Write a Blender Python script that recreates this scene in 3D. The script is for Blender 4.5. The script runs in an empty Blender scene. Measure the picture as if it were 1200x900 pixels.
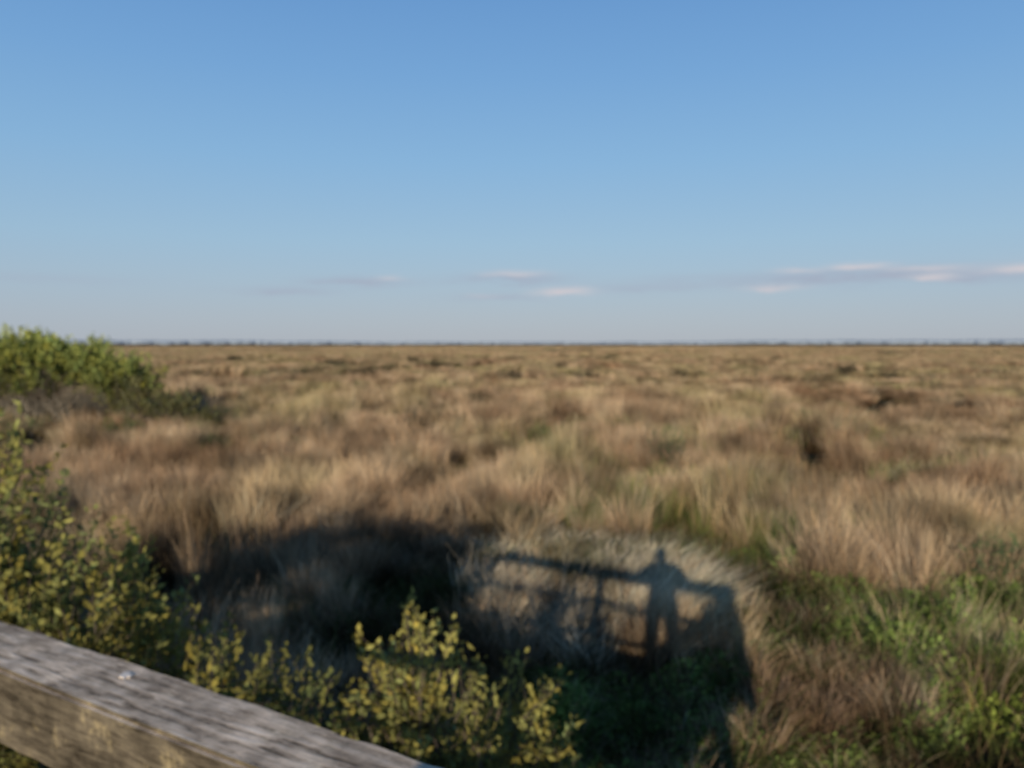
import bpy, math, numpy as np, bmesh
from mathutils import Vector, Matrix, Euler

scene = bpy.context.scene
R = np.random.default_rng
H_EYE = 5.0
DECK_Z = 3.36
SUN_EL = math.radians(14.5)
SUN_AZ = math.radians(10.4)      # light travels toward this azimuth (from +Y toward +X)

# ------------------------------------------------------------------ helpers
def link(o, parent=None):
    scene.collection.objects.link(o)
    if parent: o.parent = parent
    return o

def mk_mesh(name, V, F, C=None, mats=(), midx=None, smooth=False):
    V = np.asarray(V, np.float32); F = np.asarray(F, np.int32)
    k = F.shape[1]
    me = bpy.data.meshes.new(name)
    me.vertices.add(len(V)); me.vertices.foreach_set('co', V.ravel())
    me.loops.add(F.size); me.loops.foreach_set('vertex_index', F.ravel())
    me.polygons.add(len(F))
    me.polygons.foreach_set('loop_start', np.arange(0, F.size, k, dtype=np.int32))
    me.polygons.foreach_set('loop_total', np.full(len(F), k, np.int32))
    if C is not None:
        a = me.color_attributes.new('Col', 'FLOAT_COLOR', 'POINT')
        cc = np.ones((len(V), 4), np.float32); cc[:, :3] = C
        a.data.foreach_set('color', cc.ravel())
    for m in mats: me.materials.append(m)
    if midx is not None: me.polygons.foreach_set('material_index', np.asarray(midx, np.int32))
    me.update(calc_edges=True); me.validate()
    if smooth: me.polygons.foreach_set('use_smooth', np.ones(len(F), bool))
    return me

class Acc:
    def __init__(s): s.V=[]; s.F=[]; s.C=[]; s.n=0; s.M=[]
    def add(s, V, F, C, m=0):
        s.V.append(V); s.F.append(F+s.n); s.C.append(C); s.n += len(V); s.M.append(np.full(len(F), m))
    def mesh(s, name, mats):
        return mk_mesh(name, np.concatenate(s.V), np.concatenate(s.F), np.concatenate(s.C), mats, np.concatenate(s.M))

_g = R(11).random((256, 256))
def vnoise(x, y, s, seed=0):
    x = np.asarray(x, float)/s + 37.1*seed + 1000.3; y = np.asarray(y, float)/s + 91.7*seed + 1000.7
    xi = np.floor(x).astype(int); yi = np.floor(y).astype(int); fx = x-xi; fy = y-yi
    fx = fx*fx*(3-2*fx); fy = fy*fy*(3-2*fy)
    a=_g[xi%256, yi%256]; b=_g[(xi+1)%256, yi%256]; c=_g[xi%256,(yi+1)%256]; d=_g[(xi+1)%256,(yi+1)%256]
    return (a*(1-fx)+b*fx)*(1-fy)+(c*(1-fx)+d*fx)*fy

def gz(x, y):
    r = np.hypot(x, y)
    b = .75*np.exp(-(((x-1.4)/5.0)**2+((y-13.5)/5.0)**2))   # low hummock added so the photographer's shadow lands nearer and larger
    return b+(vnoise(x, y, 3.1, 5)-.5)*.22*np.clip(1-r/120, 0, 1) + (vnoise(x, y, 14, 6)-.5)*.35*np.clip(1-r/300, 0, 1)

# ------------------------------------------------------------------ materials
def newmat(name):
    m = bpy.data.materials.new(name); m.use_nodes = True
    nt = m.node_tree; nt.nodes.clear()
    out = nt.nodes.new('ShaderNodeOutputMaterial')
    return m, nt, out

def plant_mat(name, transl=.25, patch=True, tints=((.68,.57,.49),(1.02,.96,.88),(.84,.90,.67)), rlo=.55, rhi=1.4, pscale=.09, fine=.5):
    m, nt, out = newmat(name); N = nt.nodes.new; L = nt.links.new
    at = N('ShaderNodeAttribute'); at.attribute_name = 'Col'
    oi = N('ShaderNodeObjectInfo')
    mr = N('ShaderNodeMapRange'); mr.inputs['To Min'].default_value = rlo; mr.inputs['To Max'].default_value = rhi
    L(oi.outputs['Random'], mr.inputs['Value'])
    mul = N('ShaderNodeVectorMath'); mul.operation='SCALE'
    L(at.outputs['Color'], mul.inputs[0]); L(mr.outputs[0], mul.inputs['Scale'])
    col = mul.outputs[0]
    if patch:
        geo = N('ShaderNodeNewGeometry')
        mp = N('ShaderNodeMapping'); mp.inputs['Scale'].default_value = (1, .55, 0)
        L(geo.outputs['Position'], mp.inputs[0])
        ns = N('ShaderNodeTexNoise'); ns.inputs['Scale'].default_value = pscale; ns.inputs['Detail'].default_value = 6; ns.inputs['Roughness'].default_value=.65
        L(mp.outputs[0], ns.inputs['Vector'])
        cr = N('ShaderNodeValToRGB'); e = cr.color_ramp.elements
        e[0].position=.37; e[0].color=(*tints[0],1); e[1].position=.62; e[1].color=(*tints[2],1)
        k = cr.color_ramp.elements.new(.49); k.color=(*tints[1],1)
        L(ns.outputs['Fac'], cr.inputs[0])
        m2 = N('ShaderNodeVectorMath'); m2.operation='MULTIPLY'
        L(col, m2.inputs[0]); L(cr.outputs[0], m2.inputs[1]); col = m2.outputs[0]
        n3 = N('ShaderNodeTexNoise'); n3.inputs['Scale'].default_value=fine; n3.inputs['Detail'].default_value=3; n3.inputs['Roughness'].default_value=.6
        L(mp.outputs[0], n3.inputs['Vector'])
        r3 = N('ShaderNodeMapRange'); r3.inputs['From Min'].default_value=.38; r3.inputs['From Max'].default_value=.56; r3.inputs['To Min'].default_value=.42; r3.inputs['To Max'].default_value=1.18  # painted brightness mottling, its dark spots stand in for shaded gaps between clumps
        L(n3.outputs['Fac'], r3.inputs[0])
        m3 = N('ShaderNodeVectorMath'); m3.operation='SCALE'; L(col, m3.inputs[0]); L(r3.outputs[0], m3.inputs['Scale']); col=m3.outputs[0]
    d = N('ShaderNodeBsdfDiffuse'); L(col, d.inputs[0])
    if transl>0:
        t = N('ShaderNodeBsdfTranslucent'); mx = N('ShaderNodeMixShader')
        mx.inputs[0].default_value = transl
        L(col, t.inputs[0]); L(d.outputs[0], mx.inputs[1]); L(t.outputs[0], mx.inputs[2])
        L(mx.outputs[0], out.inputs[0])
    else: L(d.outputs[0], out.inputs[0])
    return m

M_grass = plant_mat('dry_grass_blades', 0)
M_green = plant_mat('green_weed_blades', 0, True, ((.85,.8,.7),(1,1,1),(1.2,1.05,.8)), .6, 1.35, .3, 1.0)
M_leaf  = plant_mat('shrub_leaves', .25, False, rlo=.95, rhi=1.05)
M_bark  = plant_mat('shrub_bark', 0, False, rlo=.95, rhi=1.05)

def wood_mat(name, c_dark, c_mid, c_light, lichen=(.30,.25,.12), lich=.55, bump=.5):
    m, nt, out = newmat(name); N = nt.nodes.new; L = nt.links.new
    tc = N('ShaderNodeTexCoord')
    mp = N('ShaderNodeMapping'); mp.inputs['Scale'].default_value=(6, 50, 50); L(tc.outputs['Object'], mp.inputs[0])
    g = N('ShaderNodeTexNoise'); g.inputs['Scale'].default_value=1.3; g.inputs['Detail'].default_value=8; g.inputs['Roughness'].default_value=.75; g.inputs['Distortion'].default_value=.5
    L(mp.outputs[0], g.inputs['Vector'])
    cr = N('ShaderNodeValToRGB'); e=cr.color_ramp.elements
    e[0].position=.38; e[0].color=(*c_dark,1); e[1].position=.64; e[1].color=(*c_light,1); k=e.new(.48); k.color=(*c_mid,1)
    L(g.outputs['Fac'], cr.inputs[0])
    b = N('ShaderNodeTexNoise'); b.inputs['Scale'].default_value=17; b.inputs['Detail'].default_value=8; b.inputs['Roughness'].default_value=.75
    L(tc.outputs['Object'], b.inputs['Vector'])
    r2 = N('ShaderNodeValToRGB'); r2.color_ramp.elements[0].position=lich; r2.color_ramp.elements[1].position=lich+.12
    L(b.outputs['Fac'], r2.inputs[0])
    mx = N('ShaderNodeMix'); mx.data_type='RGBA'
    L(r2.outputs[0], mx.inputs['Factor']); L(cr.outputs[0], mx.inputs['A']); mx.inputs['B'].default_value=(*lichen,1)
    b2 = N('ShaderNodeTexNoise'); b2.inputs['Scale'].default_value=9; b2.inputs['Detail'].default_value=7; b2.inputs['Roughness'].default_value=.7
    L(tc.outputs['Object'], b2.inputs['Vector'])
    r3 = N('ShaderNodeMapRange'); r3.inputs['From Min'].default_value=.38; r3.inputs['From Max'].default_value=.62; r3.inputs['To Min'].default_value=.55; r3.inputs['To Max'].default_value=1.2
    L(b2.outputs['Fac'], r3.inputs[0])
    sc = N('ShaderNodeVectorMath'); sc.operation='SCALE'; L(mx.outputs['Result'], sc.inputs[0]); L(r3.outputs[0], sc.inputs['Scale'])
    bs = N('ShaderNodeBsdfPrincipled'); bs.inputs['Roughness'].default_value=.95; bs.inputs['Specular IOR Level'].default_value=.05
    L(sc.outputs[0], bs.inputs['Base Color'])
    bp = N('ShaderNodeBump'); bp.inputs['Strength'].default_value=bump; bp.inputs['Distance'].default_value=.006
    L(g.outputs['Fac'], bp.inputs['Height']); L(bp.outputs[0], bs.inputs['Normal'])
    L(bs.outputs[0], out.inputs[0])
    return m
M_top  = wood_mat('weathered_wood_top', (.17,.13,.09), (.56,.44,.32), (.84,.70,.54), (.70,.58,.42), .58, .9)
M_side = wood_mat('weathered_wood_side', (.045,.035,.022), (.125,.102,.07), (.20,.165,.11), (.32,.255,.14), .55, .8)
M_deck = wood_mat('deck_wood', (.08,.07,.06), (.2,.17,.14), (.32,.28,.24))

def simple(name, c, r=.8):
    m, nt, out = newmat(name); b = nt.nodes.new('ShaderNodeBsdfPrincipled')
    n = nt.nodes.new('ShaderNodeTexNoise'); n.inputs['Scale'].default_value=30
    mr = nt.nodes.new('ShaderNodeMapRange'); mr.inputs['To Min'].default_value=.8; mr.inputs['To Max'].default_value=1.2
    s = nt.nodes.new('ShaderNodeVectorMath'); s.operation='SCALE'; s.inputs[0].default_value=c
    nt.links.new(n.outputs[0], mr.inputs[0]); nt.links.new(mr.outputs[0], s.inputs['Scale']); nt.links.new(s.outputs[0], b.inputs['Base Color'])
    b.inputs['Roughness'].default_value=r; nt.links.new(b.outputs[0], out.inputs[0]); return m

# ------------------------------------------------------------------ ground
def ground():
    rs = np.concatenate([np.linspace(0, 40, 90), np.geomspace(41, 9000, 90)])
    na = 256; an = np.linspace(0, 2*np.pi, na, endpoint=False)
    rr, aa = np.meshgrid(rs, an, indexing='ij'); x = rr*np.sin(aa); y = rr*np.cos(aa)
    V = np.stack([x, y, gz(x, y)], -1).reshape(-1, 3)
    i = np.arange(len(rs)-1)[:, None]*na; j = np.arange(na)[None]; j2 = (j+1) % na
    F = np.stack([i+j, i+na+j, i+na+j2, i+j2], -1).reshape(-1, 4)[:, ::-1]
    m, nt, out = newmat('marsh_ground'); N=nt.nodes.new; L=nt.links.new
    geo = N('ShaderNodeNewGeometry'); ln = N('ShaderNodeVectorMath'); ln.operation='LENGTH'; L(geo.outputs['Position'], ln.inputs[0])
    n1 = N('ShaderNodeTexNoise'); n1.inputs['Scale'].default_value=1.3; n1.inputs['Detail'].default_value=8; L(geo.outputs['Position'], n1.inputs['Vector'])
    c1 = N('ShaderNodeValToRGB'); e=c1.color_ramp.elements; e[0].position=.35; e[0].color=(.018,.017,.01,1); e[1].position=.65; e[1].color=(.06,.05,.027,1)
    L(n1.outputs[0], c1.inputs[0])
    mp = N('ShaderNodeMapping'); mp.inputs['Scale'].default_value=(1,.35,1); L(geo.outputs['Position'], mp.inputs[0])
    n2 = N('ShaderNodeTexNoise'); n2.inputs['Scale'].default_value=.012; n2.inputs['Detail'].default_value=8; n2.inputs['Roughness'].default_value=.7; L(mp.outputs[0], n2.inputs['Vector'])
    c2 = N('ShaderNodeValToRGB'); e=c2.color_ramp.elements; e[0].position=.38; e[0].color=(.23,.165,.12,1); e[1].position=.64; e[1].color=(.34,.255,.185,1)
    L(n2.outputs[0], c2.inputs[0])
    mr = N('ShaderNodeMapRange'); mr.inputs['From Min'].default_value=200; mr.inputs['From Max'].default_value=900; L(ln.outputs['Value'], mr.inputs[0])
    mx = N('ShaderNodeMix'); mx.data_type='RGBA'; L(mr.outputs[0], mx.inputs['Factor']); L(c1.outputs[0], mx.inputs['A']); L(c2.outputs[0], mx.inputs['B'])
    d = N('ShaderNodeBsdfDiffuse'); L(mx.outputs['Result'], d.inputs[0]); L(d.outputs[0], out.inputs[0])
    me = mk_mesh('ground', V, F, None, [m], smooth=True)
    link(bpy.data.objects.new('ground', me))
ground()

# ------------------------------------------------------------------ blades
def blades(acc, n, rad, h, lean, w, cb, ct, rng, segs=3, droop=1.8, cvar=.22, bias=(0,0), taper=.6, ellipse=1.0, m=0):
    a = rng.random(n)*2*np.pi; r = rad*np.sqrt(rng.random(n))
    bx = r*np.cos(a); by = r*np.sin(a)*ellipse
    da = a + rng.normal(0, .9, n); Ht = rng.uniform(h[0], h[1], n)
    Ln = lean*Ht*rng.uniform(.2, 1.2, n)
    dx = np.cos(da)*Ln + bias[0]*Ht; dy = np.sin(da)*Ln + bias[1]*Ht
    t = np.linspace(0, 1, segs+1)[None]
    cx = bx[:,None]+dx[:,None]*t**droop; cy = by[:,None]+dy[:,None]*t**droop
    cz = Ht[:,None]*t*(1-.12*t) - .05
    b = rng.random(n)*np.pi; ww = w*rng.uniform(.6,1.4,n)[:,None]*np.maximum((1-t)**taper, .12)*.5
    sx = np.cos(b)[:,None]*ww; sy = np.sin(b)[:,None]*ww
    Lf = np.stack([cx-sx, cy-sy, cz], -1); Rt = np.stack([cx+sx, cy+sy, cz], -1)
    V = np.stack([Lf, Rt], 2).reshape(n, -1, 3)
    k = 2*(segs+1)
    f = np.array([[2*i, 2*i+1, 2*i+3, 2*i+2] for i in range(segs)])
    F = (f[None] + (np.arange(n)*k)[:,None,None]).reshape(-1, 4)
    br = np.clip(rng.normal(1, cvar, n), .4, 1.7)[:,None,None]
    hue = rng.normal(0, .06, (n,1,1))*np.array([1,0,-1.])
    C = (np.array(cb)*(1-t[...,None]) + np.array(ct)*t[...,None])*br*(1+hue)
    C = np.repeat(C[:,:,None,:], 2, 2).reshape(-1, 3)
    acc.add(V.reshape(-1,3), F, np.clip(C,0,1), m)

def leafset(acc, P, D, ln, wd, C, rng, m=0):
    n = len(P); D = D/np.linalg.norm(D, axis=1, keepdims=True)
    q = rng.normal(size=(n,3)); S = np.cross(D, q); S /= np.linalg.norm(S, axis=1, keepdims=True)+1e-9
    Nn = np.cross(D, S)
    ln = ln*rng.uniform(.6,1.3,(n,1)); wd = wd*rng.uniform(.7,1.3,(n,1))
    V = np.stack([P, P+D*ln*.5-S*wd*.5+Nn*ln*.08, P+D*ln, P+D*ln*.5+S*wd*.5+Nn*ln*.08], 1).reshape(-1,3)
    F = np.arange(4*n).reshape(n,4)
    acc.add(V, F, np.clip(np.repeat(C,4,0),0,1), m)

def tubes(acc, P0, P1, r0, r1, C, rng, segs=4, wob=.05, power=1.6, m=1):
    n = len(P0); t = np.linspace(0,1,segs+1)
    d = P1-P0
    th = t[None,:,None]**power; tv = t[None,:,None]
    cen = P0[:,None,:] + np.concatenate([d[:,None,:2]*th, d[:,None,2:]*tv], -1)
    L_ = np.linalg.norm(d, axis=1)[:,None,None]
    wv = rng.normal(0, 1, (n, segs+1, 3))*wob*L_; wv[:,0]=0; wv[:,-1]=0
    cen = cen+wv
    rr = (np.asarray(r0)*np.ones(n))[:,None]*(1-t)+(np.asarray(r1)*np.ones(n))[:,None]*t
    an = np.arange(4)*np.pi/2
    ring = np.stack([np.cos(an), np.sin(an), 0*an], -1)
    V = cen[:,:,None,:] + ring[None,None]*rr[:,:,None,None]
    k = (segs+1)*4
    f=[]
    for s in range(segs):
        for j in range(4):
            f.append([s*4+j, s*4+(j+1)%4, (s+1)*4+(j+1)%4, (s+1)*4+j])
    F = (np.array(f)[None]+(np.arange(n)*k)[:,None,None]).reshape(-1,4)
    acc.add(V.reshape(-1,3), F, np.repeat(C, k, 0), m)

# ------------------------------------------------------------------ tuft library
TAN_B=(.12,.08,.045); TAN_T=(.55,.43,.29)  # brown blade bases, darkened further to put shade low in the tufts
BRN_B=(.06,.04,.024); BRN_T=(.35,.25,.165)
def coll(name): return bpy.data.collections.new(name)
lib = {}
def lib_add(key, builder, nvar, mats):
    c = coll(key+'_variants')
    for i in range(nvar):
        acc = Acc(); builder(acc, R(100*len(lib)+i), i)
        c.objects.link(bpy.data.objects.new('%s_%d'%(key,i), acc.mesh(key, mats)))
    lib[key]=c

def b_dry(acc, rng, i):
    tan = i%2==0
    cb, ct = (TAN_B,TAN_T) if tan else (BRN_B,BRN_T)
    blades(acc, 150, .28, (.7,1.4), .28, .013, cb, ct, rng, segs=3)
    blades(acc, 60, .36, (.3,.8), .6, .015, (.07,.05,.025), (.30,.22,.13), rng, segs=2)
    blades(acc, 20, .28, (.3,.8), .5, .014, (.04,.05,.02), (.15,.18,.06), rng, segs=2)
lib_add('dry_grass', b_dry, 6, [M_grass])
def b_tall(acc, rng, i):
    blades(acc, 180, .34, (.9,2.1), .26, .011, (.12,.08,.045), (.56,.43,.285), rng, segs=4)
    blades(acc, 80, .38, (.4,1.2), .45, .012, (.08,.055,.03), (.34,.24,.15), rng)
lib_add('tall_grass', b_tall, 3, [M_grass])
def b_pale(acc, rng, i):
    blades(acc, 105, .32, (.5,1.15), .55, .014, (.22,.19,.135), (.64,.57,.42), rng, segs=3, bias=(.45,.12), droop=1.2)
    blades(acc, 60, .32, (.3,.75), .5, .014, (.05,.06,.025), (.17,.19,.08), rng)
lib_add('pale_reeds', b_pale, 3, [M_grass])
def b_green(acc, rng, i):
    blades(acc, 125, .3, (.35,.95), .4, .014, (.035,.05,.018), (.17,.22,.075), rng, segs=3)
    blades(acc, 55, .3, (.5,1.1), .3, .012, (.11,.09,.05), (.44,.35,.22), rng)
lib_add('green_grass', b_green, 3, [M_green])
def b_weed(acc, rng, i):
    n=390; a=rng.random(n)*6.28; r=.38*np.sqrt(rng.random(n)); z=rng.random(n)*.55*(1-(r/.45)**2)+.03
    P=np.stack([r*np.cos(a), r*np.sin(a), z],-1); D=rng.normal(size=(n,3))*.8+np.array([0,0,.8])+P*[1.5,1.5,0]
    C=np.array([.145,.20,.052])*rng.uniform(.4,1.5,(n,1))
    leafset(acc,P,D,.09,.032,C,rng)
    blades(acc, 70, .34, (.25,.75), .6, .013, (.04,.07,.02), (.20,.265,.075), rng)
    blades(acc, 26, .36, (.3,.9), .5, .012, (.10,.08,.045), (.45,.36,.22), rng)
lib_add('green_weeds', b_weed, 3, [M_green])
def b_mat(acc, rng, i):
    blades(acc, 150, .5, (.12,.45), 1.1, .018, (.03,.024,.014), (.16,.12,.07) if i<2 else (.08,.10,.035), rng, segs=2)  # thatch layer, coloured extra dark to deepen the shadows
lib_add('thatch', b_mat, 4, [M_grass])
def b_p3(acc, rng, i):
    tan = i%2==0
    cb, ct = (TAN_B,TAN_T) if tan else (BRN_B,BRN_T)
    if i==4: cb,ct=(.06,.06,.03),(.23,.22,.13)
    for k in range(4):
        s=Acc(); blades(s, 45, .38, (.6,1.6), .4, .045, cb, ct, rng, segs=2)
        V=s.V[0]; o=rng.normal(0,.6,2); V=V+np.array([o[0],o[1],0]); acc.add(V,s.F[0],s.C[0])
lib_add('grass_patch', b_p3, 5, [M_grass])
def b_p4(acc, rng, i):
    tan = i%2==0
    cb, ct = (TAN_B,TAN_T) if tan else (BRN_B,BRN_T)
    if i==4: cb,ct=(.06,.06,.03),(.23,.22,.13)
    blades(acc, 200, 4.0, (.6,1.6), .35, .2, cb, ct, rng, segs=2)
lib_add('far_grass_patch', b_p4, 5, [M_grass])

def scatter(name, key, P, sc, rng, tilt=.08, free_rot=True):
    n=len(P); nv=len(lib[key].objects)
    me = bpy.data.meshes.new(name); me.vertices.add(n); me.vertices.foreach_set('co', np.asarray(P,np.float32).ravel())
    rot = np.stack([rng.normal(0,tilt,n), rng.normal(0,tilt,n), rng.random(n)*6.283 if free_rot else rng.normal(0,.5,n)], -1)
    for nm, arr in (('rot',rot),('scl',sc)):
        a = me.attributes.new(nm,'FLOAT_VECTOR','POINT'); a.data.foreach_set('vector', np.asarray(arr,np.float32).ravel())
    a = me.attributes.new('idx','INT','POINT'); a.data.foreach_set('value', rng.integers(0,nv,n).astype(np.int32))
    me.update()
    o = link(bpy.data.objects.new(name, me))
    ng = bpy.data.node_groups.new(name+'_scatter','GeometryNodeTree')
    ng.interface.new_socket('Geometry', in_out='INPUT', socket_type='NodeSocketGeometry')
    ng.interface.new_socket('Geometry', in_out='OUTPUT', socket_type='NodeSocketGeometry')
    N=ng.nodes.new; L=ng.links.new
    gi=N('NodeGroupInput'); go=N('NodeGroupOutput'); ci=N('GeometryNodeCollectionInfo'); ip=N('GeometryNodeInstanceOnPoints')
    ci.inputs['Collection'].default_value=lib[key]; ci.inputs['Separate Children'].default_value=True; ci.inputs['Reset Children'].default_value=True
    ip.inputs['Pick Instance'].default_value=True
    L(gi.outputs[0], ip.inputs['Points']); L(ci.outputs[0], ip.inputs['Instance'])
    for nm,dt,sk in (('rot','FLOAT_VECTOR','Rotation'),('scl','FLOAT_VECTOR','Scale'),('idx','INT','Instance Index')):
        na=N('GeometryNodeInputNamedAttribute'); na.data_type=dt; na.inputs['Name'].default_value=nm
        L(na.outputs['Attribute'], ip.inputs[sk])
    L(ip.outputs[0], go.inputs[0])
    md=o.modifiers.new('scatter','NODES'); md.node_group=ng
    return o

def wedge(n, r0, r1, half, rng):
    r=np.sqrt(rng.uniform(r0*r0, r1*r1, n)); a=rng.uniform(-half, half, n)
    return r*np.sin(a), r*np.cos(a)
rad=math.radians
rng=R(5)
def zoned():
    n=int(5.4*rad(48)*(34**2-3.5**2))
    x,y=wedge(n,3.5,34,rad(48),rng)
    gap=vnoise(x,y,1.5,1)*.55+vnoise(x,y,4.5,2)*.45
    h=vnoise(x,y,1.5,3)*.6+vnoise(x,y,5,4)*.4
    wob=(vnoise(x,y,1.8,9)-.5)*2.2
    wob2=(vnoise(x,y,1.1,19)-.5)*3
    pale=((x-1.2+wob*.5)/2.0)**2+((y-15.2)/4.6)**2<1
    greenw=(x+wob*.7>3.0)&(y<np.where(x<5.5,17.5,15.2)+wob2)&(y>2)
    thin=(x+wob>.4)&(x+wob<7.5)&(y>13)&(y<34)
    strip=(x>-1.2+wob*.5)&(x<=3.0-wob*.7)&(y<10.4+wob)  # dark green plants chosen here to deepen the deck's shadow by colour
    tallc=(((x-7.0+wob2*.25)/1.2)**2+((y-15.1+wob*.4)/1.0)**2<1)|(((x-4.1)/.3)**2+((y-12.3)/.4)**2<1)|(((x-11.5)/1.8)**2+((y-19)/1.2)**2<1)|(((x+.2)/1.1)**2+((y-23)/1.2)**2<1)|(((x+5.5)/2.4)**2+((y-24)/1.6)**2<1)
    u=rng.random(n)
    keep=gap+rng.normal(0,.05,n)>.43
    lab=np.full(n,'dry_grass',dtype=object)
    lab[thin&(u<.55)]='green_grass'; lab[pale&(u<.86)]='pale_reeds'
    patchy=vnoise(x,y,1.3,41)>.68
    lab[greenw&(u<.72)&~patchy]='green_weeds'; lab[greenw&(u>=.72)&(u<.93)]='green_grass'
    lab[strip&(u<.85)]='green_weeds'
    lab[tallc&(u<.75)]='tall_grass'
    lab[(lab=='dry_grass')&(rng.random(n)<.14)&(y>15)]='tall_grass'
    lab[(lab=='dry_grass')&(rng.random(n)<.03)&(y>13)]='pale_reeds'
    lab[(lab=='dry_grass')&(vnoise(x,y,3.3,17)>.68)&(x>-1)]='green_grass'
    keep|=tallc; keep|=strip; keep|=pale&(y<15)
    mid=(x>-2.5)&(x<5.5)&(y<20)
    gw=greenw&~tallc
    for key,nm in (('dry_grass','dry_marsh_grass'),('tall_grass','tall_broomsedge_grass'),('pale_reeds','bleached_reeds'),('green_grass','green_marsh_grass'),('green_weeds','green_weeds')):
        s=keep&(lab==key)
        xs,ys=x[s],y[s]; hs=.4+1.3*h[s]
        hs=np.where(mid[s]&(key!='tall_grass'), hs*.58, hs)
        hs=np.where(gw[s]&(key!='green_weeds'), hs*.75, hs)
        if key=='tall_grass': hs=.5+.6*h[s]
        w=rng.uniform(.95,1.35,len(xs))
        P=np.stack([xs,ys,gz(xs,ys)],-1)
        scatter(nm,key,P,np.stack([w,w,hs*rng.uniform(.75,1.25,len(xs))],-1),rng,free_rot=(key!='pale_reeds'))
    n=int(2.6*rad(48)*(34**2-3**2)); xs,ys=wedge(n,3,34,rad(48),rng)
    w=rng.uniform(.9,1.5,n); scatter('thatch_undergrowth','thatch',np.stack([xs,ys,gz(xs,ys)],-1),np.stack([w,w,w],-1),rng)
    n=int(2.0*rad(37)*(95**2-33**2)); x,y=wedge(n,33,95,rad(37),rng)
    gap=vnoise(x,y*.6,2.0,11)*.55+vnoise(x,y*.6,7,12)*.45; k=gap+rng.normal(0,.05,n)>.45
    x,y=x[k],y[k]; h=.25+1.5*(vnoise(x,y*.6,2.6,13)*.65+vnoise(x,y*.6,9,15)*.35)
    u=rng.random(len(x)); g=u<(.05+.5*(vnoise(x,y*.6,7,14)>.60)); q=rng.random(len(x)); tl=(~g)&(q<.14); pl=(~g)&(q>.96)
    for key,nm,s in (('dry_grass','dry_marsh_grass',~g&~tl&~pl),('green_grass','green_marsh_grass',g),('tall_grass','tall_broomsedge_grass',tl),('pale_reeds','bleached_reeds',pl)):
        w=rng.uniform(1.3,1.9,s.sum()); P=np.stack([x[s],y[s],gz(x[s],y[s])],-1)
        scatter(nm,key,P,np.stack([w,w,h[s]*rng.uniform(.75,1.3,s.sum())*(.8 if key=='tall_grass' else 1)],-1),rng)
    n=int(.45*rad(37)*(310**2-90**2)); x,y=wedge(n,90,310,rad(37),rng)
    gap=vnoise(x,y*.5,5,21)*.55+vnoise(x,y*.5,16,22)*.45; k=gap+rng.normal(0,.05,n)>.42; x,y=x[k],y[k]
    h=.3+1.4*vnoise(x,y*.5,7,23); w=rng.uniform(1.2,1.8,len(x))
    scatter('dry_marsh_grass','grass_patch',np.stack([x,y,gz(x,y)],-1),np.stack([w,w,h],-1),rng)
    n=int(.028*rad(37)*(1500**2-300**2)); x,y=wedge(n,300,1500,rad(37),rng)
    gap=vnoise(x,y*.4,25,31)*.5+vnoise(x,y*.4,80,32)*.5; k=gap+rng.normal(0,.06,n)>.36; x,y=x[k],y[k]
    h=.5+.8*vnoise(x,y*.4,40,33); w=rng.uniform(1.2,1.9,len(x))
    scatter('dry_marsh_grass','far_grass_patch',np.stack([x,y,0*x],-1),np.stack([w,w,h],-1),rng,tilt=.02)
zoned()

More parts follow.
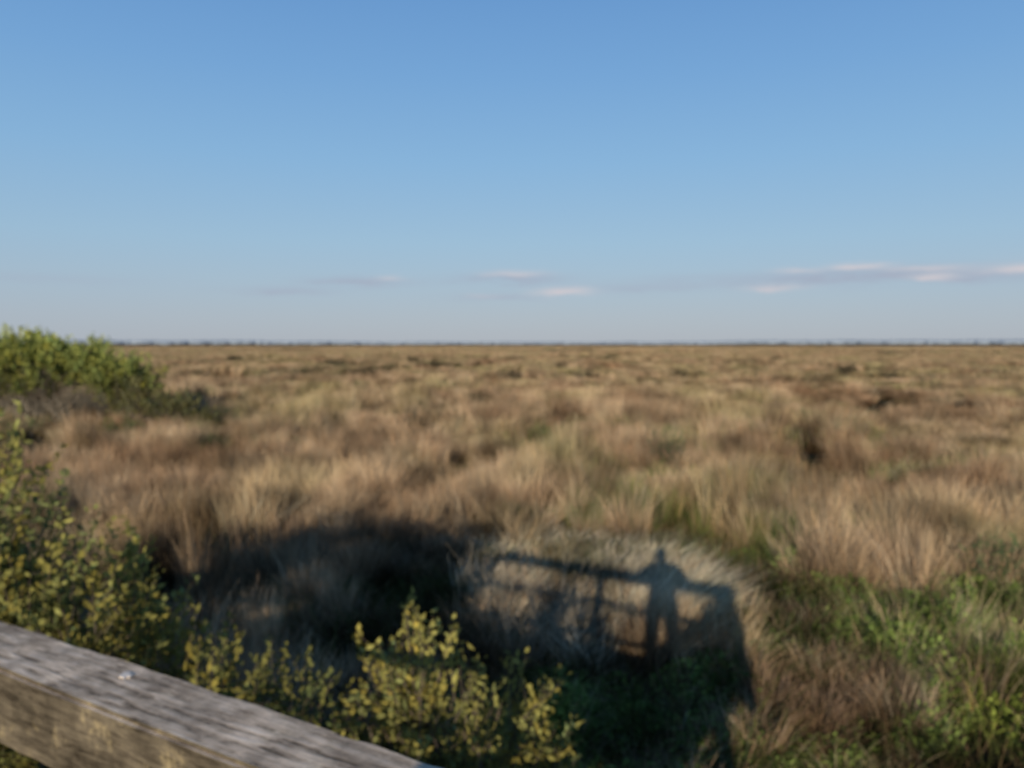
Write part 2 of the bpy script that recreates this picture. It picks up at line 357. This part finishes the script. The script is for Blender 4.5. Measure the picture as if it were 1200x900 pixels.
# ------------------------------------------------------------------ shrubs
def base_sp(blobs): 
    return max(.05,.18*(max(b[0]+b[3] for b in blobs)-min(b[0]-b[3] for b in blobs))/2)
def shrub(name, base, blobs, leafcol, barkcol, ll=.05, lw=.02, nl=14, spr=.22, nstem=14, rstem=.03, seed=0, surf=.45, topbright=.35, thr=.36):
    rng=R(seed); acc=Acc(); base=np.array(base,float)
    allP=[]
    for (cx,cy,cz,rx,ry,rz,ns) in blobs:
        v=rng.normal(size=(ns,3)); v/=np.linalg.norm(v,axis=1,keepdims=True)
        rr=rng.random((ns,1))**surf
        rr=rr*(1+.22*np.sin(v[:,:1]*5+seed)*np.cos(v[:,2:]*6+v[:,1:2]*4))
        P=np.array([cx,cy,cz])+v*rr*np.array([rx,ry,rz]); out=v
        kk=vnoise(P[:,0]+P[:,2]*.7,P[:,1]+P[:,2]*.5,max(rx*.35,.18),seed)+rng.normal(0,.08,ns)>thr
        P=P[kk]; out=out[kk]
        D=out*.55+np.array([0,0,.75])+rng.normal(0,.25,P.shape); D/=np.linalg.norm(D,axis=1,keepdims=True)
        allP.append((P,D))
    P=np.concatenate([a for a,_ in allP]); D=np.concatenate([b for _,b in allP]); n=len(P)
    zmin,zmax=P[:,2].min(),P[:,2].max()
    tubes(acc,P-D*spr*.9,P+D*spr*.5,.004*spr/.22,.0015*spr/.22,np.tile(np.array(barkcol),(n,1)),rng,segs=1,wob=0,power=1)
    t=np.linspace(-.7,.6,nl)[None,:,None]*spr
    LP=(P[:,None,:]+D[:,None,:]*t).reshape(-1,3)+rng.normal(0,ll*.2,(n*nl,3))
    LD=(np.repeat(D,nl,0)*.7+rng.normal(0,.55,(n*nl,3)))
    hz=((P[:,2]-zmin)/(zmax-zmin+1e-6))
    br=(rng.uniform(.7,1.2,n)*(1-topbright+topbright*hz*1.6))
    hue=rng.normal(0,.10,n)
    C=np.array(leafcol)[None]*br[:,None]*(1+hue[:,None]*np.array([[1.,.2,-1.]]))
    C=np.repeat(C,nl,0)*rng.uniform(.8,1.15,(n*nl,1))
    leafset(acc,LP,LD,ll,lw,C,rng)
    sel=rng.choice(n,min(nstem,n),replace=False); B=base[None]+rng.normal(0,1,(len(sel),3))*np.array([[base_sp(blobs),base_sp(blobs)*.6,0]])
    bc=np.array(barkcol)*rng.uniform(.7,1.3,(len(sel),1))
    tubes(acc,B,P[sel],rstem*rng.uniform(.5,1,len(sel)),rstem*.2,bc,rng,segs=6,wob=.015)
    m=min(n,nstem*5); s2=rng.choice(n,m,replace=False)
    par=B[rng.integers(0,len(sel),m)]
    mid=par+(P[s2]-par)*rng.uniform(.45,.7,(m,1)); mid[:,:2]=par[:,:2]+(P[s2,:2]-par[:,:2])*.45
    tubes(acc,mid,P[s2],rstem*.3,rstem*.1,np.tile(np.array(barkcol),(m,1)),rng,segs=3,wob=.03,power=1)
    return link(bpy.data.objects.new(name,acc.mesh(name,[M_leaf,M_bark])))

YG=(.27,.255,.075); BK=(.14,.11,.08)
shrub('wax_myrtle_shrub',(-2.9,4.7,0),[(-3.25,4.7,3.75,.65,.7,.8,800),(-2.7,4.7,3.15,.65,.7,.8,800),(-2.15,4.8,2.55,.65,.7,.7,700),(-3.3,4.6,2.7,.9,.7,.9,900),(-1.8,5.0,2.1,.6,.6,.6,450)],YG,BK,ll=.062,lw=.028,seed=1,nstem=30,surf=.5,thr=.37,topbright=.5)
shrub('wax_myrtle_shrub',(-1.3,5.0,0),[(-1.45,5.0,2.35,.5,.5,.6,360),(-1.0,4.9,1.95,.55,.5,.6,360),(-1.7,4.6,1.8,.6,.5,.6,420),(-1.3,4.5,1.6,.8,.5,.6,400)],(.15,.155,.048),BK,ll=.055,lw=.024,seed=2,nstem=22,thr=.38)  # darker leaf colour than its neighbour, shade put into the leaves
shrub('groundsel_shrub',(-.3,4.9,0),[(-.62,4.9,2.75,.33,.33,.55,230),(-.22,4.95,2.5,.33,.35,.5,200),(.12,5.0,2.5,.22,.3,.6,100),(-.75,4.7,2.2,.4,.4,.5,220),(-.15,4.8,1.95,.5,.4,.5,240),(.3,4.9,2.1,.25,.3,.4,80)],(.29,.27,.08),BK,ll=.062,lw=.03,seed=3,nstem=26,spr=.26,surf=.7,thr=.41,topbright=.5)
for i,(bx,by,zt,s) in enumerate([(-5.35,-.8,6.2,1.5),(-7.4,-.4,6.2,1.5),(-9.2,-.2,5.4,1.2)]):
    shrub('wax_myrtle_shrub',(bx,by,0),[(bx,by,zt-1.2,s,1.2,1.2,800),(bx+.2,by,zt-2.8,s,1.3,1.4,800),(bx-.1,by,zt-4.4,s,1.3,1.3,600)],(.12,.14,.04),BK,ll=.13,lw=.07,seed=20+i,nstem=20,rstem=.05,surf=.6)
for i,(bx,by) in enumerate([(-.6,-5.2),(-3.0,-4.6),(-5.5,-5.0)]):  # unseen shrubs added to stop sun passing beneath the deck
    shrub('wax_myrtle_shrub',(bx,by,0),[(bx,by,1.6,1.45,.9,1.5,800),(bx,by,2.6,1.2,.9,.8,400)],(.12,.14,.04),BK,ll=.13,lw=.07,seed=40+i,nstem=20,rstem=.04,surf=.6)

WG=(.29,.32,.085); WB=(.22,.19,.145)
shrub('willow_thicket',(-27.5,46,0),[(-33,46,4.0,4,2.5,1.6,950),(-28.7,46,4.4,3.2,2.4,1.3,1000),(-25.0,46,4.0,2.8,2.2,1.25,820),(-22.2,45.6,3.1,2.2,1.8,1.15,460),(-29,45,3.0,6,2.2,.9,260)],WG,WB,ll=.24,lw=.11,nl=15,spr=.5,nstem=200,rstem=.04,seed=7,topbright=.6,thr=.35,surf=.55)
shrub('willow_thicket',(-20.8,45,0),[(-21.3,45,2.1,2.2,1.6,1.2,340),(-19.0,44.5,1.5,1.8,1.4,.9,200),(-17.2,44.5,.9,1.3,1.2,.6,80)],(.17,.165,.065),WB,ll=.2,lw=.085,nl=12,spr=.5,nstem=60,rstem=.03,seed=8,thr=.38,surf=.65)
shrub('willow_thicket',(-23.5,42,0),[(-25,42,.7,2.2,1,.4,60),(-19.9,41,.7,.9,.6,.5,80)],(.11,.14,.05),WB,ll=.14,lw=.06,nl=10,spr=.4,nstem=30,rstem=.02,seed=9)
items=[(5.6,28.5,.7,2.1,(.08,.125,.055)),(9.0,14.4,.75,1.7,(.07,.14,.05)),(8.0,24,.5,1.2,(.09,.12,.05)),(2.6,36,1.1,1.5,(.10,.12,.05)),(-5.5,42,.8,1.8,(.10,.085,.05)),(-9,40,.7,1.6,(.11,.09,.05)),(-2.6,41,.9,1.6,(.10,.085,.045)),(6.6,18,.5,1.0,(.08,.13,.04))]
rq=R(99)
for _ in range(34):
    r=rq.uniform(50,230); a=rq.uniform(-.5,.5); items.append((r*math.sin(a),r*math.cos(a),rq.uniform(.8,1.5)*(1+r/160),rq.uniform(1.3,2.0),tuple(np.array((.10,.085,.05))*rq.uniform(.75,1.2))))
for i,(bx,by,w,h,c) in enumerate(items):
    k=max(1,by/30)
    shrub('marsh_shrub',(bx,by,0),[(bx,by,h*.58,w,w,h*.42,int(60+30*min(w,4))),(bx+w*.3,by,h*.4,w*.8,w*.8,h*.35,40)],c,(.15,.12,.08),ll=.08*k**.7,lw=.03*k**.7,nl=10,spr=.2*k**.7,nstem=12,rstem=.012*k**.5,seed=60+i)
def twiggy(x,y,h,n,seed,c):
    rng=R(seed); acc=Acc(); B=np.tile([x,y,0.],(n,1))+rng.normal(0,.1,(n,3))*[1,1,0]
    a=rng.random(n)*6.28; s=rng.random(n)*h*.5
    T=np.stack([x+np.cos(a)*s,y+np.sin(a)*s,h*rng.uniform(.6,1,n)],-1)
    tubes(acc,B,T,.011,.003,np.tile(c,(n,1)),rng,segs=5,wob=.03,m=0)
    link(bpy.data.objects.new('bare_twig_shrub',acc.mesh('bare_twig_shrub',[M_bark])))
for i,(x,y,h,n) in enumerate([(.3,11.0,2.3,26),(-7.5,33,2.2,26),(.75,11.8,1.9,20),(-.1,12.5,2.0,16)]): twiggy(x,y,h,n,80+i,[.26,.22,.16])

# ------------------------------------------------------------------ distant tree line
def treeline():
    bm=bmesh.new(); bmesh.ops.create_icosphere(bm,subdivisions=2,radius=1); bm.verts.ensure_lookup_table()
    bv=np.array([v.co for v in bm.verts]); bf=np.array([[v.index for v in f.verts] for f in bm.faces]); bm.free()
    rng=R(77); n=6000; az=rng.uniform(-rad(45),rad(45),n); r=rng.uniform(2550,2850,n)
    d=np.degrees(az)
    top=10+2*vnoise(d*10,0*d,35,3)+4.5*np.clip((np.abs(d)-9)/8,0,1)+3*(vnoise(d*10,0*d,9,4)-.5)
    sz=top*.5*rng.uniform(.85,1.05,n); sx=rng.uniform(16,36,n)
    c=np.stack([r*np.sin(az),r*np.cos(az),top*.5],-1)
    V=(bv[None]*np.stack([sx,sx,sz],-1)[:,None,:])*(1+rng.normal(0,.06,(n,len(bv),1)))+c[:,None,:]
    F=(bf[None]+(np.arange(n)*len(bv))[:,None,None]).reshape(-1,3)
    C=np.repeat(np.array([[.27,.32,.37]])*rng.uniform(.94,1.06,(n,1)),len(bv),0)  # pale blue distance haze is put into the crown colour
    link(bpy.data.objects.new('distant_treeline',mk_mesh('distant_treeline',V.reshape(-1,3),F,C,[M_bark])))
treeline()

# ------------------------------------------------------------------ observation deck
U=Vector((-.8572,.5150,0)); Vb=Vector((-.5150,-.8572,0))
C0=Vector((1.327,.297,0))
def emp(name):
    e=bpy.data.objects.new(name,None); link(e); return e
def board(name,parent,c,ln,wd,ht,axis,mats,jit=0,seed=0,bev=.006,segx=1):
    bm=bmesh.new(); bmesh.ops.create_cube(bm,size=1)
    for v in bm.verts: v.co=Vector((v.co.x*ln,v.co.y*wd,v.co.z*ht))
    if segx>1:
        ed=[e for e in bm.edges if abs((e.verts[0].co-e.verts[1].co).x)>ln*.9]
        bmesh.ops.subdivide_edges(bm,edges=ed,cuts=segx,use_grid_fill=True)
    bmesh.ops.bevel(bm,geom=[e for e in bm.edges if len(e.link_faces)==2 and e.calc_face_angle()>1],offset=bev,segments=2,affect='EDGES')
    me=bpy.data.meshes.new(name); 
    if jit:
        for v in bm.verts:
            q=vnoise(v.co.x,v.co.y*3+v.co.z*5,.05,seed)-.5; q2=vnoise(v.co.x,v.co.z*3,.3,seed+1)-.5
            v.co.y+=jit*(q+q2)*(1 if v.co.y>0 else -1); v.co.z+=jit*q*(1 if v.co.z>0 else -1)
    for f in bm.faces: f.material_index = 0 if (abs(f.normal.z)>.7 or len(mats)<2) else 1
    bm.to_mesh(me); bm.free()
    for m in mats: me.materials.append(m)
    o=bpy.data.objects.new(name,me); link(o,parent)
    ax=Vector(axis).normalized()
    if abs(ax.z)>=.9: o.rotation_euler=(Matrix.Rotation(math.atan2(U.y,U.x),3,'Z')@Matrix.Rotation(-math.pi/2,3,'Y')).to_euler()
    else: o.rotation_euler=(0,0,math.atan2(ax.y,ax.x))
    o.location=c; return o
RT=H_EYE-.62
LEN=4.55; DEP=3.6
deck=emp('observation_deck'); rail=emp('wooden_railing')
def rail_run(P0,ax,ln,inn,tag,mainbeam=False,pick=None):
    bh=.152; bw=.15
    mid=P0+ax*ln/2
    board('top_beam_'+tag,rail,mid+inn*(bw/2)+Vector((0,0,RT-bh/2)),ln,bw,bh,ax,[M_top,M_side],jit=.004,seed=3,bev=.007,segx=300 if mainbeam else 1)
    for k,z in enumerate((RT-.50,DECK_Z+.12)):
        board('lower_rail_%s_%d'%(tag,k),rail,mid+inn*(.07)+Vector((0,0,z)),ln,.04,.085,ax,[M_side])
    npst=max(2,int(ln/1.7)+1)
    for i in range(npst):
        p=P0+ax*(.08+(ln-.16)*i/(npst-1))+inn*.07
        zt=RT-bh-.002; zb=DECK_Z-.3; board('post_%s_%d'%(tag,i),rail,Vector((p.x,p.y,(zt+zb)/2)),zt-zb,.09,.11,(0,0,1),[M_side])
    if pick:  # unseen pickets added to fill in the railing's cast shadow
        for i in range(int(pick[0]/pick[1])):
            p=P0+ax*(pick[1]*i+.18)+inn*.032
            zt=RT-bh-.003; zb=DECK_Z-.12; board('shade_picket_%s_%d'%(tag,i),rail,Vector((p.x,p.y,(zt+zb)/2)),zt-zb,.088,.03,(0,0,1),[M_side],bev=.003)
rail_run(C0,U,LEN,Vb,'front',True,pick=(.60,.115))
rail_run(C0+Vb*.154,Vb,DEP-.3,U,'right',pick=(DEP-.6,.17))
nb=int(DEP/.145)
for i in range(nb):
    c=C0+U*(LEN/2)+Vb*(.02+.145*(i+.5))+Vector((0,0,DECK_Z-.02)); board('deck_board_%d'%i,deck,c,LEN-.05,.138,.04,U,[M_deck],bev=.004)
for i in range(6):
    c=C0+U*(.2+(LEN-.4)*i/5)+Vb*(DEP/2)+Vector((0,0,DECK_Z-.15)); board('joist_%d'%i,deck,c,DEP-.1,.05,.2,Vb,[M_side])
for a_ in (.25,LEN/2,LEN-.25):
    for b_ in (.8,DEP-.35):
        p=C0+U*a_+Vb*b_; zt=DECK_Z-.26; board('support_post',deck,Vector((p.x,p.y,(zt-.4)/2)),zt+.4,.14,.14,(0,0,1),[M_side])
for i in range(14):  # unseen skirt boards added to darken the shadow cast below the deck
    c=C0+U*(LEN/2)+Vb*(DEP-.1)+Vector((0,0,DECK_Z-.36-.2*i)); board('shade_skirt_%d'%i,deck,c,LEN-.1,.03,.192,U,[M_side],bev=.003)
    ls=DEP-1.1; c=C0+U*.12+Vb*(.9+ls/2)+Vector((0,0,DECK_Z-.36-.2*i)); board('side_shade_skirt_%d'%i,deck,c,ls,.03,.192,Vb,[M_side],bev=.003)
bm=bmesh.new(); bmesh.ops.create_circle(bm,cap_ends=True,segments=14,radius=.009)
rg=R(4)
for v in bm.verts: v.co*=rg.uniform(.6,1.4); v.co.x*=1.5
bmesh.ops.solidify(bm,geom=bm.faces[:],thickness=.002)
me=bpy.data.meshes.new('bird_dropping'); bm.to_mesh(me); bm.free(); me.materials.append(simple('dropping_white',(.78,.68,.56)))
o=link(bpy.data.objects.new('bird_dropping',me)); o.location=(-.72,1.473,RT+.003); o.rotation_euler=(0,0,2.3)

# ------------------------------------------------------------------ photographer
def skin_mesh(verts, edges, radii, root=0, sub=2):
    me=bpy.data.meshes.new('tmp'); me.from_pydata(verts,edges,[]); ob=bpy.data.objects.new('tmp',me); link(ob)
    sm=ob.modifiers.new('s','SKIN'); sm.use_smooth_shade=True
    for i,r in enumerate(radii):
        sv=me.skin_vertices[0].data[i]; sv.radius=r if isinstance(r,tuple) else (r,r); sv.use_root=(i==root)
    ss=ob.modifiers.new('u','SUBSURF'); ss.levels=sub; ss.render_levels=sub
    dg=bpy.context.evaluated_depsgraph_get(); dg.update(); ev=ob.evaluated_get(dg); m2=bpy.data.meshes.new_from_object(ev)
    bpy.data.objects.remove(ob); return m2
person=emp('photographer')
person.location=(0,-.345,DECK_Z)
skinM=simple('skin',(.45,.27,.19),.6); shirtM=simple('jacket_cloth',(.10,.14,.22)); trouM=simple('trouser_cloth',(.13,.12,.09)); hairM=simple('hair',(.05,.03,.02)); shoeM=simple('shoe',(.04,.035,.03)); blk=simple('camera_body',(.02,.02,.02),.4)
# a tall figure, camera held at chin height
vs=[(0,0,1.00),(0,0,1.17),(0,-.005,1.38),(0,0,1.49),(0,.01,1.57),(0,.02,1.65),(0,.03,1.745),(0,.02,1.86)]
rs=[(.18,.18),(.17,.17),(.19,.18),(.15,.14),(.07,.07),(.09,.09),(.115,.115),(.098,.098)]
es=[(i,i+1) for i in range(7)]
for s in (-1,1):
    b=len(vs); vs+=[(s*.21,0,1.46),(s*.34,.13,1.25),(s*.15,.26,1.46),(s*.10,.285,1.54)]; rs+=[.095,.075,.042,(.036,.022)]; es+=[(3,b),(b,b+1),(b+1,b+2),(b+2,b+3)]
    b=len(vs); vs+=[(s*.11,0,.90),(s*.125,.015,.52),(s*.14,-.02,.09),(s*.15,.06,.045),(s*.16,.16,.04)]; rs+=[.12,.09,.065,.045,(.042,.032)]; es+=[(0,b),(b,b+1),(b+1,b+2),(b+2,b+3),(b+3,b+4)]
bm_=skin_mesh(vs,es,rs,0,2); bm_.name='body'
for m in (shirtM,trouM,skinM,hairM,shoeM): bm_.materials.append(m)
for v in bm_.vertices:
    k=max(0,min(1,(.24-v.co.y)/.12)); v.co.x*=1+(.18 if v.co.z<1.54 else 0)*k
    if v.co.z<1.5 and v.co.z>.95 and abs(v.co.x)<.25: v.co.y*=.75
for p in bm_.polygons:
    c=p.center; p.use_smooth=True
    if c.z<.11: p.material_index=4
    elif c.z<.94: p.material_index=1
    elif c.z>1.57 and abs(c.x)<.13 and c.y<.2: p.material_index = 3 if (c.z>1.81 or (c.y<.0 and c.z>1.68)) else 2
    elif c.y>.235: p.material_index=2
    else: p.material_index=0
link(bpy.data.objects.new('body',bm_),person)
for s in (-1,1):
    for k in range(4):
        z=1.545+.024*k; l=(.055,.065,.062,.05)[k]
        V=[(s*.10,.29,z-.01),(s*.092,.315,z),(s*.092+ -s*l*.45,.328,z+.004),(s*.092- s*l*.9,.322,z+.006)]
        m=skin_mesh(V,[(0,1),(1,2),(2,3)],[.009,.009,.008,.0065],0,1); m.materials.append(skinM); link(bpy.data.objects.new('finger',m),person)
    m=skin_mesh([(s*.105,.27,1.55),(s*.088,.255,1.575),(s*.06,.262,1.59)],[(0,1),(1,2)],[.011,.010,.008],0,1); m.materials.append(skinM); link(bpy.data.objects.new('thumb',m),person)
def part(name,parent,size,loc,mat,cyl=False,rot=(0,0,0)):
    b=bmesh.new()
    if cyl: bmesh.ops.create_cone(b,cap_ends=True,segments=24,radius1=size[0],radius2=size[0],depth=size[1])
    else:
        bmesh.ops.create_cube(b,size=1)
        for v in b.verts: v.co=Vector((v.co.x*size[0],v.co.y*size[1],v.co.z*size[2]))
        bmesh.ops.bevel(b,geom=b.edges[:],offset=min(size)*.25,segments=3,affect='EDGES')
    me=bpy.data.meshes.new(name); b.to_mesh(me); b.free(); me.materials.append(mat)
    o=bpy.data.objects.new(name,me); link(o,parent); o.location=loc; o.rotation_euler=rot; return o
part('nose',person,(.024,.03,.045),(0,.135,1.725),skinM); part('mouth',person,(.045,.012,.01),(0,.122,1.68),simple('lips',(.35,.14,.12)))
for s in(-1,1):
    part('ear',person,(.014,.03,.055),(s*.10,.02,1.735),skinM); part('eye',person,(.024,.012,.011),(s*.034,.13,1.755),simple('eye',(.6,.6,.6),.3))
cam_e=emp('compact_camera'); cam_e.location=(0,-.345,DECK_Z)
part('body',cam_e,(.11,.024,.062),(0,.295,1.60),blk); part('lens',cam_e,(.022,.02),(0,.315,1.61),blk,True,(math.pi/2,0,0)); part('shutter_button',cam_e,(.012,.012,.008),(.035,.295,1.633),blk)

# ------------------------------------------------------------------ sun and sky
tr=Vector((math.sin(SUN_AZ)*math.cos(SUN_EL), math.cos(SUN_AZ)*math.cos(SUN_EL), -math.sin(SUN_EL)))
sl=bpy.data.lights.new('sun','SUN'); sl.energy=4.5; sl.angle=rad(.53); sl.color=(1,.875,.715)
so=link(bpy.data.objects.new('sun',sl)); so.rotation_euler=tr.to_track_quat('-Z','Y').to_euler(); so.location=(-20,-60,40)

w=bpy.data.worlds.new('World'); scene.world=w; w.use_nodes=True; nt=w.node_tree; nt.nodes.clear(); N=nt.nodes.new; L=nt.links.new
BG=.1
out=N('ShaderNodeOutputWorld'); bg=N('ShaderNodeBackground'); bg.inputs[1].default_value=BG; L(bg.outputs[0],out.inputs[0])
sk=N('ShaderNodeTexSky'); sk.sky_type='NISHITA'; sk.sun_disc=False; sk.sun_elevation=SUN_EL; sk.sun_rotation=math.pi+SUN_AZ
sk.altitude=0; sk.air_density=1.0; sk.dust_density=.3; sk.ozone_density=2.0
def math_(op,a,b=None,c=None):
    m=N('ShaderNodeMath'); m.operation=op
    for i,v in enumerate((a,b,c)):
        if v is None: continue
        if isinstance(v,(int,float)): m.inputs[i].default_value=v
        else: L(v,m.inputs[i])
    return m.outputs[0]
tc=N('ShaderNodeTexCoord'); sp=N('ShaderNodeSeparateXYZ'); L(tc.outputs['Generated'],sp.inputs[0])
az=math_('MULTIPLY',math_('ARCTAN2',sp.outputs[0],sp.outputs[1]),57.2958)
el=math_('MULTIPLY',math_('ARCSINE',sp.outputs[2]),57.2958)
cx=N('ShaderNodeCombineXYZ'); L(math_('MULTIPLY',az,.32),cx.inputs[0]); L(math_('MULTIPLY',el,1.9),cx.inputs[1])
ns=N('ShaderNodeTexNoise'); ns.inputs['Scale'].default_value=1.0; ns.inputs['Detail'].default_value=6; ns.inputs['Roughness'].default_value=.6; L(cx.outputs[0],ns.inputs['Vector'])
nz=math_('SUBTRACT',ns.outputs['Fac'],.5)
el2=math_('ADD',el,math_('MULTIPLY',nz,.9)); az2=math_('ADD',az,math_('MULTIPLY',nz,3.0))
def cloudsum(lst):
    tot=None
    for (a,e,wa,we,s) in lst:
        p=math_('POWER',math_('ABSOLUTE',math_('DIVIDE',math_('SUBTRACT',az2,a),wa)),2.0); q=math_('POWER',math_('ABSOLUTE',math_('DIVIDE',math_('SUBTRACT',el2,e),we)),2.0)
        g=math_('MULTIPLY',math_('EXPONENT',math_('MULTIPLY',math_('ADD',p,q),-1.0)),s)
        tot=g if tot is None else math_('ADD',tot,g)
    return math_('MINIMUM',math_('MAXIMUM',math_('MULTIPLY',tot,math_('MULTIPLY_ADD',nz,2.2,1.0)),0.0),.9)
bright=cloudsum([(-8.5,4.55,1.0,.2,.4),(0.3,4.95,1.9,.22,.55),(3.6,3.65,1.7,.26,1.0),(-2,3.4,1.2,.16,.25),(23.3,5.05,1.5,.2,.9),(27.0,4.75,2.2,.18,.6),(27.5,4.2,1.3,.2,.75),(18.0,3.75,1.8,.22,.55),(19.5,4.9,1.4,.2,.5),(32.5,4.5,2.0,.25,.85),(40,5,5,.5,.6)])
shade=cloudsum([(-10.5,4.3,3.4,.32,.65),(-15.5,3.6,3,.25,.45),(0,4.6,3.6,.36,.7),(-1,3.3,3,.25,.45),(25,4.5,6,.45,.65),(19,4.2,4.5,.5,.4),(31,4.1,4,.35,.45),(9,3.9,6,.35,.35),(12,4.5,4,.3,.25),(-30,4,5,.3,.2)])
hzr=N('ShaderNodeMapRange'); hzr.inputs['From Min'].default_value=0; hzr.inputs['From Max'].default_value=90; L(el,hzr.inputs[0])
cr=N('ShaderNodeValToRGB'); e=cr.color_ramp.elements
stops=[(0,(.37,.425,.52)),(2,(.37,.445,.555)),(4.5,(.355,.475,.61)),(7,(.325,.495,.665)),(12.5,(.243,.455,.71)),(18,(.18,.385,.69)),(23.5,(.135,.32,.64)),(35,(.06,.18,.44)),(60,(.03,.10,.28)),(90,(.025,.08,.24))]
e[0].position=0; e[0].color=(*stops[0][1],1); e[1].position=1; e[1].color=(*stops[-1][1],1)
for d_,c_ in stops[1:-1]: k=e.new(d_/90); k.color=(*c_,1)
L(hzr.outputs[0],cr.inputs[0])
sc=N('ShaderNodeVectorMath'); sc.operation='SCALE'; sc.inputs['Scale'].default_value=1/BG; L(cr.outputs[0],sc.inputs[0])
m1=N('ShaderNodeMix'); m1.data_type='RGBA'; m1.inputs['Factor'].default_value=.86; L(sk.outputs[0],m1.inputs['A']); L(sc.outputs[0],m1.inputs['B'])
m3=N('ShaderNodeMix'); m3.data_type='RGBA'; L(shade,m3.inputs['Factor']); L(m1.outputs['Result'],m3.inputs['A']); m3.inputs['B'].default_value=(.365/BG,.405/BG,.51/BG,1)
m2=N('ShaderNodeMix'); m2.data_type='RGBA'; L(bright,m2.inputs['Factor']); L(m3.outputs['Result'],m2.inputs['A']); m2.inputs['B'].default_value=(.62/BG,.585/BG,.62/BG,1)
L(m2.outputs['Result'],bg.inputs[0])

# ------------------------------------------------------------------ camera
cd=bpy.data.cameras.new('camera'); cam=link(bpy.data.objects.new('camera',cd)); cam.location=(0,0,H_EYE)
cd.sensor_width=36; cd.lens=28.3; cd.clip_start=.03; cd.clip_end=20000
cam.rotation_euler=(rad(90-2.86),0,0)
cd.dof.use_dof=True; cd.dof.focus_distance=.36; cd.dof.aperture_fstop=28.3/2.35
scene.camera=cam
scene.view_settings.view_transform='Standard'; scene.view_settings.look='None'; scene.view_settings.exposure=0
